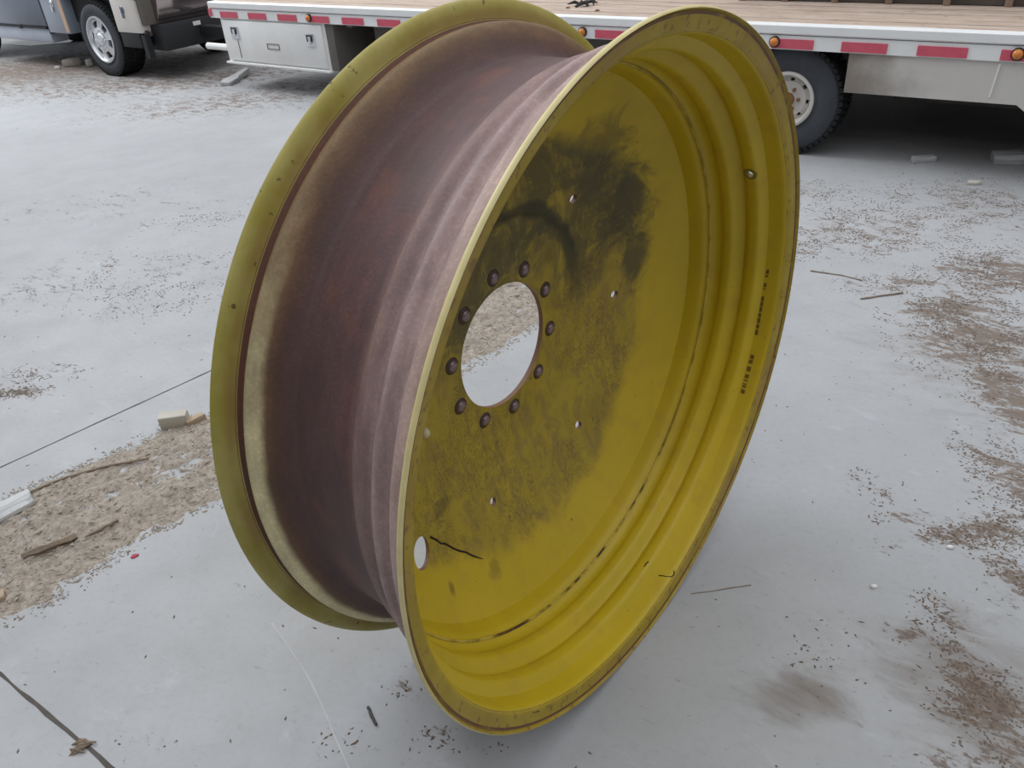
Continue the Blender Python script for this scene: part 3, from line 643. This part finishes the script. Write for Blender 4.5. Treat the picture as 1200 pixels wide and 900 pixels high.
def steel_wheel(parent, x, y, R, rim, w, m_tyre, m_rim, holes, alloy=False, name='road_wheel', label=None):
    z = R; base = 'tyre'
    t = link('tyre', tyre_mesh(R, rim, w), m_tyre, parent, True, 1.2); t.location = (x, y, z)
    link('tread', tread_mesh(R, w), MT['tread'], t)
    ring = lathe([(.0, rim + .004), (-.008, rim + .002), (-.010, rim - .012), (.004, rim - .018), (.03, rim - .028), (.05, rim - .030), (.09, rim - .030), (.09, rim + .004)], 64, 'Y', True).build('wheel_rim', m_rim, parent, 0, True, .7); ring.location = (x, y, z)
    # face: spokes with windows between
    b = MB(); ro, ri = rim - .026, rim * (.50 if alloy else .60); ys, yh = (.020, .004) if alloy else (.045, .030)
    for i in range(holes):
        a0 = 2 * PI * i / holes + .3; hw0 = 2 * PI / holes * (.30 if alloy else .36); hw1 = 2 * PI / holes * (.24 if alloy else .36)
        v = []
        for (rr, yy, hw) in ((ri, yh, hw0), (ro, ys, hw1)):
            for s_ in (-1, -.33, .33, 1): v.append((rr * math.cos(a0 + s_ * hw), yy, rr * math.sin(a0 + s_ * hw)))
            for s_ in (-1, -.33, .33, 1): v.append((rr * math.cos(a0 + s_ * hw), yy + .02, rr * math.sin(a0 + s_ * hw)))
        f = [(j, j + 1, j + 9, j + 8) for j in range(3)] + [(0, 8, 12, 4), (3, 7, 15, 11)] + [(j + 4, j + 12, j + 13, j + 5) for j in range(3)]
        b.add(v, f)
    sp = b.build('spokes', m_rim, ring)
    lathe([(ys + .004, rim - .040), (ys - .002, rim - .026), (ys + .02, rim - .026), (ys + .02, rim - .040)], 64, 'Y', True).build('outer_ring', m_rim, ring, 0, True, .7)
    lathe([(yh, ri + .008), (yh, rim * .30), (yh - .012, rim * .26), (yh + .03, rim * .26), (yh + .03, ri + .008)], 48, 'Y', True).build('hub_plate', m_rim, ring, 0, True, .5)
    lathe([(yh - .002, rim * .27), (yh - .03, rim * .24), (yh - .036, rim * .12), (yh - .038, .0003)], 32, 'Y', False).build('hub_cap', MT['alloy'] if alloy else MT['hubrust'], ring, 0, True, .7)
    for i in range(6 if not alloy else 8):
        a = 2 * PI * i / (6 if not alloy else 8); MB().tube([(rim * .40 * math.cos(a), yh + .002, rim * .40 * math.sin(a)), (rim * .40 * math.cos(a), yh - .016, rim * .40 * math.sin(a))], .010, 6).build('lug_nut', MT['hubrust'] if not alloy else MT['alloy'], ring)
    lathe([(.075, .0003), (.075, rim - .03)], 40, 'Y', False).build('brake_drum', MT['dark'], ring)
steel_wheel(trailer, -.155, .06, .305, .152, .20, MT['rubber'], MT['rimwhite'], 8)
steel_wheel(trailer, -.90, .06, .305, .152, .20, MT['rubber'], MT['rimwhite'], 8)

# ---- crate standing on the deck
CO = TM @ Vector((-.74, .735, .7165))
crate = tag(empty('slatted_crate', CO, TROT), 'dark crate with brown upright slats standing on the trailer deck', 'crate')
CW = 3.3
MB().box(0, CW, .50, 1.1, .03, .60).box(0, CW, .03, 1.1, .598, .62).box(0, .02, .03, .5, .03, .60).box(CW - .02, CW, .03, .5, .03, .60).build('dark_panel', MT['cratep'], crate)
for i, sx in enumerate([.0, .28] + [.583 + .308 * k for k in range(9)]):
    MB().box(sx - .018, sx + .018, .0, .035, 0.0, .66).build('slat', MT['slat'], crate, .002)
MB().box(-.02, CW + .02, -.002, .04, .60, .66).build('top_rail', MT['slat'], crate, .003)
MB().box(-.02, CW + .02, .036, 1.12, .0, .034).build('crate_base', MT['cratep'], crate)

# ------------------------------------------------------------------ truck hitched in front of the trailer
KO = Vector((-3.844, 8.767, 0))
truck = tag(empty('pickup_truck', KO, TROT), 'blue grey pickup truck with cream side box hitched before the trailer', 'truck')
steel_wheel(truck, .03, .0, .345, .215, .25, MT['rubber'], MT['alloy'], 6, True)
for (x, y) in ((.0, 1.22), (-2.75, 1.12), (-3.0, .05)):
    t = link('tyre', tyre_mesh(.345, .215, .22), MT['tread'], truck, True, 1.2); t.location = (x, y, .345)
    lathe([(.03, .0003), (.03, .216)], 40, 'Y', False).build('wheel_rim', MT['alloy'], t)
# box behind the rear wheel (cream) and ahead of it (grey blue)
MB().box(.405, .795, -.005, .30, .435, 1.05).build('cream_side_box', MT['cream'], truck, .006)
MB().box(.43, .77, -.009, -.003, .46, 1.02).build('box_door', MT['cream'], truck, .002)
MB().box(-.92, -.50, -.005, .30, .376, 1.05).build('grey_side_box', MT['panelblue'], truck, .006)
MB().box(-.575, -.505, -.009, -.003, .39, 1.03).build('tan_stripe', MT['tan'], truck)
MB().box(-.945, -.918, .0, .28, .36, 1.05).build('box_edge', MT['dark'], truck)
for lx, lz, m1, m2 in ((.586, .635, MT['bluegrey'], MT['alloy']), (-.69, .655, MT['alloy'], MT['bluegrey'])):
    ring = lathe([(-.008, .036), (-.014, .030), (-.014, .020), (-.006, .018), (-.006, .036)], 24, 'Y', True, None, (lx, -.002, lz)).build('paddle_latch', m1, truck, 0, True, .6)
    MB().box(lx - .012, lx + .012, -.022, -.008, lz - .07, lz + .02).build('latch_paddle', m1, ring, .003)
    MB().box(lx - .028, lx + .002, -.018, -.010, lz - .012, lz + .010).build('latch_highlight', m2, ring, .002)
# rear fender above the wheel, cab and sill
MB().prism([(-.92, .72), (-.36, .72), (-.30, .76), (-.05, .80), (.15, .80), (.33, .76), (.40, .72), (.80, .72), (.80, 1.15), (-.92, 1.15)], .004, .03).build('fender_skin', MT['bluegrey'], truck)
MB().box(-.92, .80, .04, 1.46, .74, 1.15).build('bed', MT['dark'], truck, .01)
MB().prism([(-.96, .43), (-2.35, .415), (-2.42, .55), (-2.62, .72), (-2.85, .76), (-3.2, .76), (-3.42, .70), (-3.5, .5), (-3.9, .5), (-3.95, 1.0), (-2.6, 1.10), (-2.0, 1.62), (-1.1, 1.64), (-.96, 1.2)], .0, 1.46).build('cab', MT['bluegrey'], truck, .012)
MB().prism([(-1.1, 1.14), (-2.45, 1.14), (-2.0, 1.55), (-1.15, 1.57)], -.004, .002).build('side_window', MT['glass'], truck)
MB().box(-2.32, -.96, .008, .20, .265, .415).build('sill', MT['sill'], truck, .02)
MB().box(-2.30, -.97, -.008, .012, .405, .425).build('sill_trim', MT['dark'], truck)
MB().box(-1.55, -1.50, -.014, .004, .396, .43).build('jack_point', MT['dark'], truck)
MB().box(-.95, .82, .10, 1.36, .48, .74).build('chassis', MT['dark'], truck)
MB().box(.42, .74, .0, .28, .30, .44).build('mud_flap', MT['dark'], truck, .004)
# rear: bumper, hitch, differential
b = MB(); prof = [(.88, .86), (.93, .80), (.945, .70), (.93, .60), (.90, .535), (.84, .525), (.82, .60), (.82, .86)]
b.prism(prof, .14, 1.36).build('rear_bumper', MT['chrome'], truck, .012)
MB().box(.80, .86, .02, 1.46, .50, .95).build('tail_panel', MT['frame'], truck, .006)
MB().box(.72, .80, .04, .58, .40, .44).box(.76, .80, .03, .07, .395, .455).build('hitch_bar', MT['frame'], truck)
MB().box(.70, .98, .10, .92, .27, .50).build('hitch_receiver', MT['dark'], truck, .006)
MB().box(.90, 1.50, .50, .60, .33, .43).build('drawbar', MT['dark'], truck, .004)
MB().box(.76, .82, .0, .06, .21, .42).build('hitch_leg', MT['dark'], truck)
MB().box(.975, .99, .44, .52, .44, .475).build('hitch_pin', MT['cream'], truck)
lathe([(-.13, .0003), (-.11, .08), (-.05, .135), (0, .15), (.05, .135), (.11, .08), (.13, .0003)], 24, 'Y', False, None, (.0, .80, .30)).build('differential', MT['dark'], truck, 0, True, 2)
MB().tube([(0, .12, .345), (0, 1.3, .345)], .05, 12).build('rear_axle', MT['dark'], truck, 0, True)

# ------------------------------------------------------------------ shed wall beyond the trailer
wall = tag(empty('wall_back', TM @ Vector((.0, 4.4, 0)), TROT), kind='structure')
b = MB(); pts = []
for i in range(49):
    x = -2.6 + i * .25; pts += [(x, 0), (x + .17, 0), (x + .19, -.025), (x + .23, -.025)]
v = [(x, y, z) for z in (0, 5.0) for x, y in pts]; k = len(pts)
b.add(v, [(i, i + 1, i + 1 + k, i + k) for i in range(k - 1)]); b.build('corrugated_sheet', MT['wallm'], wall)

def wall_sheet(name, x0, x1, org, rz, h=5.0):
    w = tag(empty(name, org, rz), kind='structure'); b = MB(); pts = []; x = x0
    while x < x1: pts += [(x, 0), (x + .17, 0), (x + .19, -.025), (x + .23, -.025)]; x += .25
    k = len(pts); b.add([(x, y, z) for z in (0, h) for x, y in pts], [(i, i + 1, i + 1 + k, i + k) for i in range(k - 1)]); b.build('corrugated_sheet', MT['wallm'], w)
wall_sheet('shade_wall_front', 0, 12, (6.0, -4.2, 0), math.radians(180))  # unseen wall added behind the camera to cut low light from there
wall_sheet('shade_wall_left', 0, 12, (-4.6, -4.5, 0), math.radians(98))  # unseen wall added to shade the left floor and the barrel's outside
# ------------------------------------------------------------------ loose things on the floor and deck
def rag(name, loc, pts, thick, mat, label, cat, rz=0, bevel=.001, tilt=(0, 0)):
    """an irregular flat piece: outline pts (x, y) extruded to a thickness"""
    n = len(pts); v = [(x, y, 0) for x, y in pts] + [(x * random.uniform(.93, 1), y * random.uniform(.93, 1), thick * random.uniform(.85, 1.1)) for x, y in pts]
    f = [tuple(range(n - 1, -1, -1)), tuple(range(n, 2 * n))] + [(i, (i + 1) % n, (i + 1) % n + n, i + n) for i in range(n)]
    zz = sorted(saw_z(loc[0] + x * math.cos(rz) - y * math.sin(rz), loc[1] + x * math.sin(rz) + y * math.cos(rz)) for x, y in pts + [(0, 0)])
    if zz[-1] > .001: loc = Vector((loc[0], loc[1], max(0, zz[len(zz) // 2]) - .001))
    b = MB(); b.add(v, f); o = b.build(name, mat, None, bevel); o.location = loc; o.rotation_euler = (tilt[0], tilt[1], rz); return tag(o, label, cat)
def ang(q0, q1):
    d = G(*q1) - G(*q0); return math.atan2(d.y, d.x), d.length
a, l = ang((192, 500), (218, 495))
rag('wood_block', G(205, 500) + Vector((0, .012, .006)), [(-.046, -.02), (.044, -.022), (.048, .02), (-.044, .022)], .05, MT['palewood'], 'thick pale wood block at the edge of the sawdust', 'wood block', a, .002, (.12, 0))
a, l = ang((221, 497), (237, 490))
rag('wood_offcut', G(229, 497) + Vector((0, .012, .004)), [(-.034, -.016), (.034, -.012), (.032, .014), (-.032, .018)], .022, MT['tanwood'], 'small tan wood offcut touching the pale wood block', 'wood offcut', a, .002)
a, l = ang((0, 614), (42, 592))
rag('board_scrap', G(8, 601) + Vector((0, 0, .008)), [(-.11, -.045), (.075, -.04), (.085, .042), (.02, .05), (-.11, .045)], .014, MT['greywood'], 'flat grey white board scrap half in the sawdust', 'board', a, .002)
def stick(name, qs, rad, mat, label, cat, z=.010, n=7):
    P = []
    for i in range(len(qs) - 1):
        for k in range(4): 
            t = k / 4; P.append(G(qs[i][0] + (qs[i + 1][0] - qs[i][0]) * t, qs[i][1] + (qs[i + 1][1] - qs[i][1]) * t))
    P.append(G(*qs[-1])); c = sum(P, Vector()) / len(P); zs = sorted(saw_z(p.x, p.y) for p in P); z = max(rad * .8, zs[int(len(zs) * .8)] + rad * .55); P = [p - c + Vector((random.uniform(-.3, .3) * rad, random.uniform(-.3, .3) * rad, random.uniform(0, .3) * rad)) for p in P]
    b = MB(); b.tube(P, [rad * random.uniform(.75, 1.1) for _ in P], n); o = b.build(name, mat, None, 0, False); o.location = (c.x, c.y, z); return tag(o, label, cat)
stick('wood_stick', [(31, 659), (60, 648), (94, 634)], .011, MT['bark'], 'thick brown wood stick lying in the sawdust', 'stick', .014, 5)
stick('thin_stick', [(103, 634), (120, 626), (140, 615)], .005, MT['bark'], 'thin brown splinter beside the thick stick in the sawdust', 'stick', .018)
stick('long_twig', [(30, 582), (80, 562), (130, 548), (175, 540)], .004, MT['bark'], 'long thin twig curving along the sawdust', 'twig', .010)
rag('board_end', G(-6, 706) + Vector((0, 0, .006)), [(-.09, -.02), (.028, -.016), (.03, .018), (-.09, .02)], .018, MT['tanwood'], 'end of a tan board on the sawdust edge', 'board', .5, .002)
rag('red_scrap', G(158, 652) + Vector((0, 0, 0)), [(-.011, -.004), (-.003, -.008), (.009, -.004), (.011, .004), (.001, .008), (-.009, .004)], .003, MT['petal'], 'tiny crimson scrap on the bare concrete', 'scrap', .3, .0008)
stick('dark_sliver', [(431, 829), (435, 838), (441, 850)], .0035, MT['leaf'], 'dark thin sliver lying before the wheel', 'sliver', .003)
stick('curved_twig', [(810, 696), (835, 693), (858, 689), (880, 686)], .0014, MT['bark'], 'fine curved twig on the shaded concrete by the flange', 'twig', .002, 5)
stick('straight_twig', [(1008, 351), (1035, 347), (1058, 344)], .004, MT['bark'], 'straight thin twig beside the brown dirt patch', 'twig', .004, 5)
stick('line_twig', [(950, 318), (985, 323), (1010, 329)], .003, MT['bark'], 'fine bent twig on clean concrete behind the wheel', 'twig', .003, 5)
for q, lab in (((1113, 642), 'white pebble among brown dirt crumbs'), ((1024, 688), 'white pebble alone on the grey concrete')):
    o = lathe([(-.002, .0003), (.0, .007), (.004, .008), (.008, .005), (.009, .0003)], 9, 'Z', False, None).build('pebble', MT['pebble'], None, 0, True, 2); o.location = G(*q); o.scale = (1.2, .8, .8); tag(o, lab, 'pebble')
b = MB()
for i in range(7):
    c = Vector((random.uniform(-.022, .022), random.uniform(-.014, .014), .002)); a = random.uniform(0, PI); d = Vector((math.cos(a), math.sin(a), .15)) * .018
    b.tube([c - d, c + Vector((0, 0, .006)), c + d], [.002, .004, .002], 5)
o = b.build('straw_tuft', MT['bark'], None); o.location = G(98, 874); tag(o, 'small knotted tuft of straw on the floor joint', 'straw')
a, l = ang((263, 98), (292, 84))
rag('splintered_board', G(276, 95) + Vector((0, 0, .0)), [(-.20, -.05), (-.05, -.06), (.02, -.03), (.26, -.03), (.27, .02), (.03, .04), (-.10, .07), (-.2, .05)], .05, MT['greywood'], 'grey splintered board lying before the toolbox', 'board', a, .004, (.1, -.08))
rag('concrete_lump', G(84, 78) + Vector((0, .05, 0)), [(-.10, -.05), (.02, -.06), (.09, -.03), (.08, .05), (-.04, .06), (-.11, .03)], .075, MT['chunk'], 'brown grey concrete lump beside the truck wheel', 'lump', .2, .012)
rag('white_lump', G(104, 78) + Vector((0, .03, 0)), [(-.035, -.03), (.03, -.03), (.035, .02), (0, .04), (-.03, .02)], .07, MT['pebble'], 'small white lump touching the truck tyre', 'lump', .5, .010)
rag('white_chip', G(68, 81) + Vector((0, 0, 0)), [(-.03, -.02), (.03, -.02), (.025, .02), (-.02, .025)], .03, MT['pebble'], 'little white chip near the concrete lump', 'chip', .1, .006)
rag('shaded_board', G(1081, 189), [(-.07, -.02), (.07, -.025), (.075, .02), (-.06, .025)], .03, MT['greywood'], 'short grey board in the shade under the trailer', 'board', .1, .004)
rag('shaded_block', G(1178, 190), [(-.07, -.05), (.08, -.05), (.08, .05), (-.07, .05)], .06, MT['greywood'], 'grey square block in the shade under the trailer skirt', 'block', -.3, .006)
rag('pale_wrapper', G(1140, 216), [(-.035, -.012), (.01, -.02), (.04, -.005), (.03, .015), (-.02, .018)], .018, MT['palewood'], 'crumpled pale wrapper at the edge of the trailer shade', 'wrapper', -.2, .004)
b = MB()
for i in range(9):
    c = Vector((random.uniform(-.07, .07), random.uniform(-.04, .04), .012)); a = random.uniform(0, PI); d = Vector((math.cos(a), math.sin(a) * .6, random.uniform(-.1, .2))) * .05
    b.tube([c - d, c + Vector((0, 0, .012)), c + d], [.004, .012, .004], 6)
o = b.build('crumpled_scrap', MT['oilrag'], None); o.location = TM @ Vector((-1.687, .38, .713)); tag(o, 'black crumpled scrap lying on the trailer deck', 'scrap')
for p, lab in (((-1.488, .208), 'little rusty clod alone on the deck planks near the rail'), ((-1.75, .27), 'dark little clod touching the black crumpled deck scrap')):
    o = lathe([(0, .016), (.008, .014), (.012, .0003)], 8, 'Z', False).build('dirt_clod', MT['hubrust'], None); o.location = TM @ Vector((p[0], p[1], .713)); tag(o, lab, 'clod')
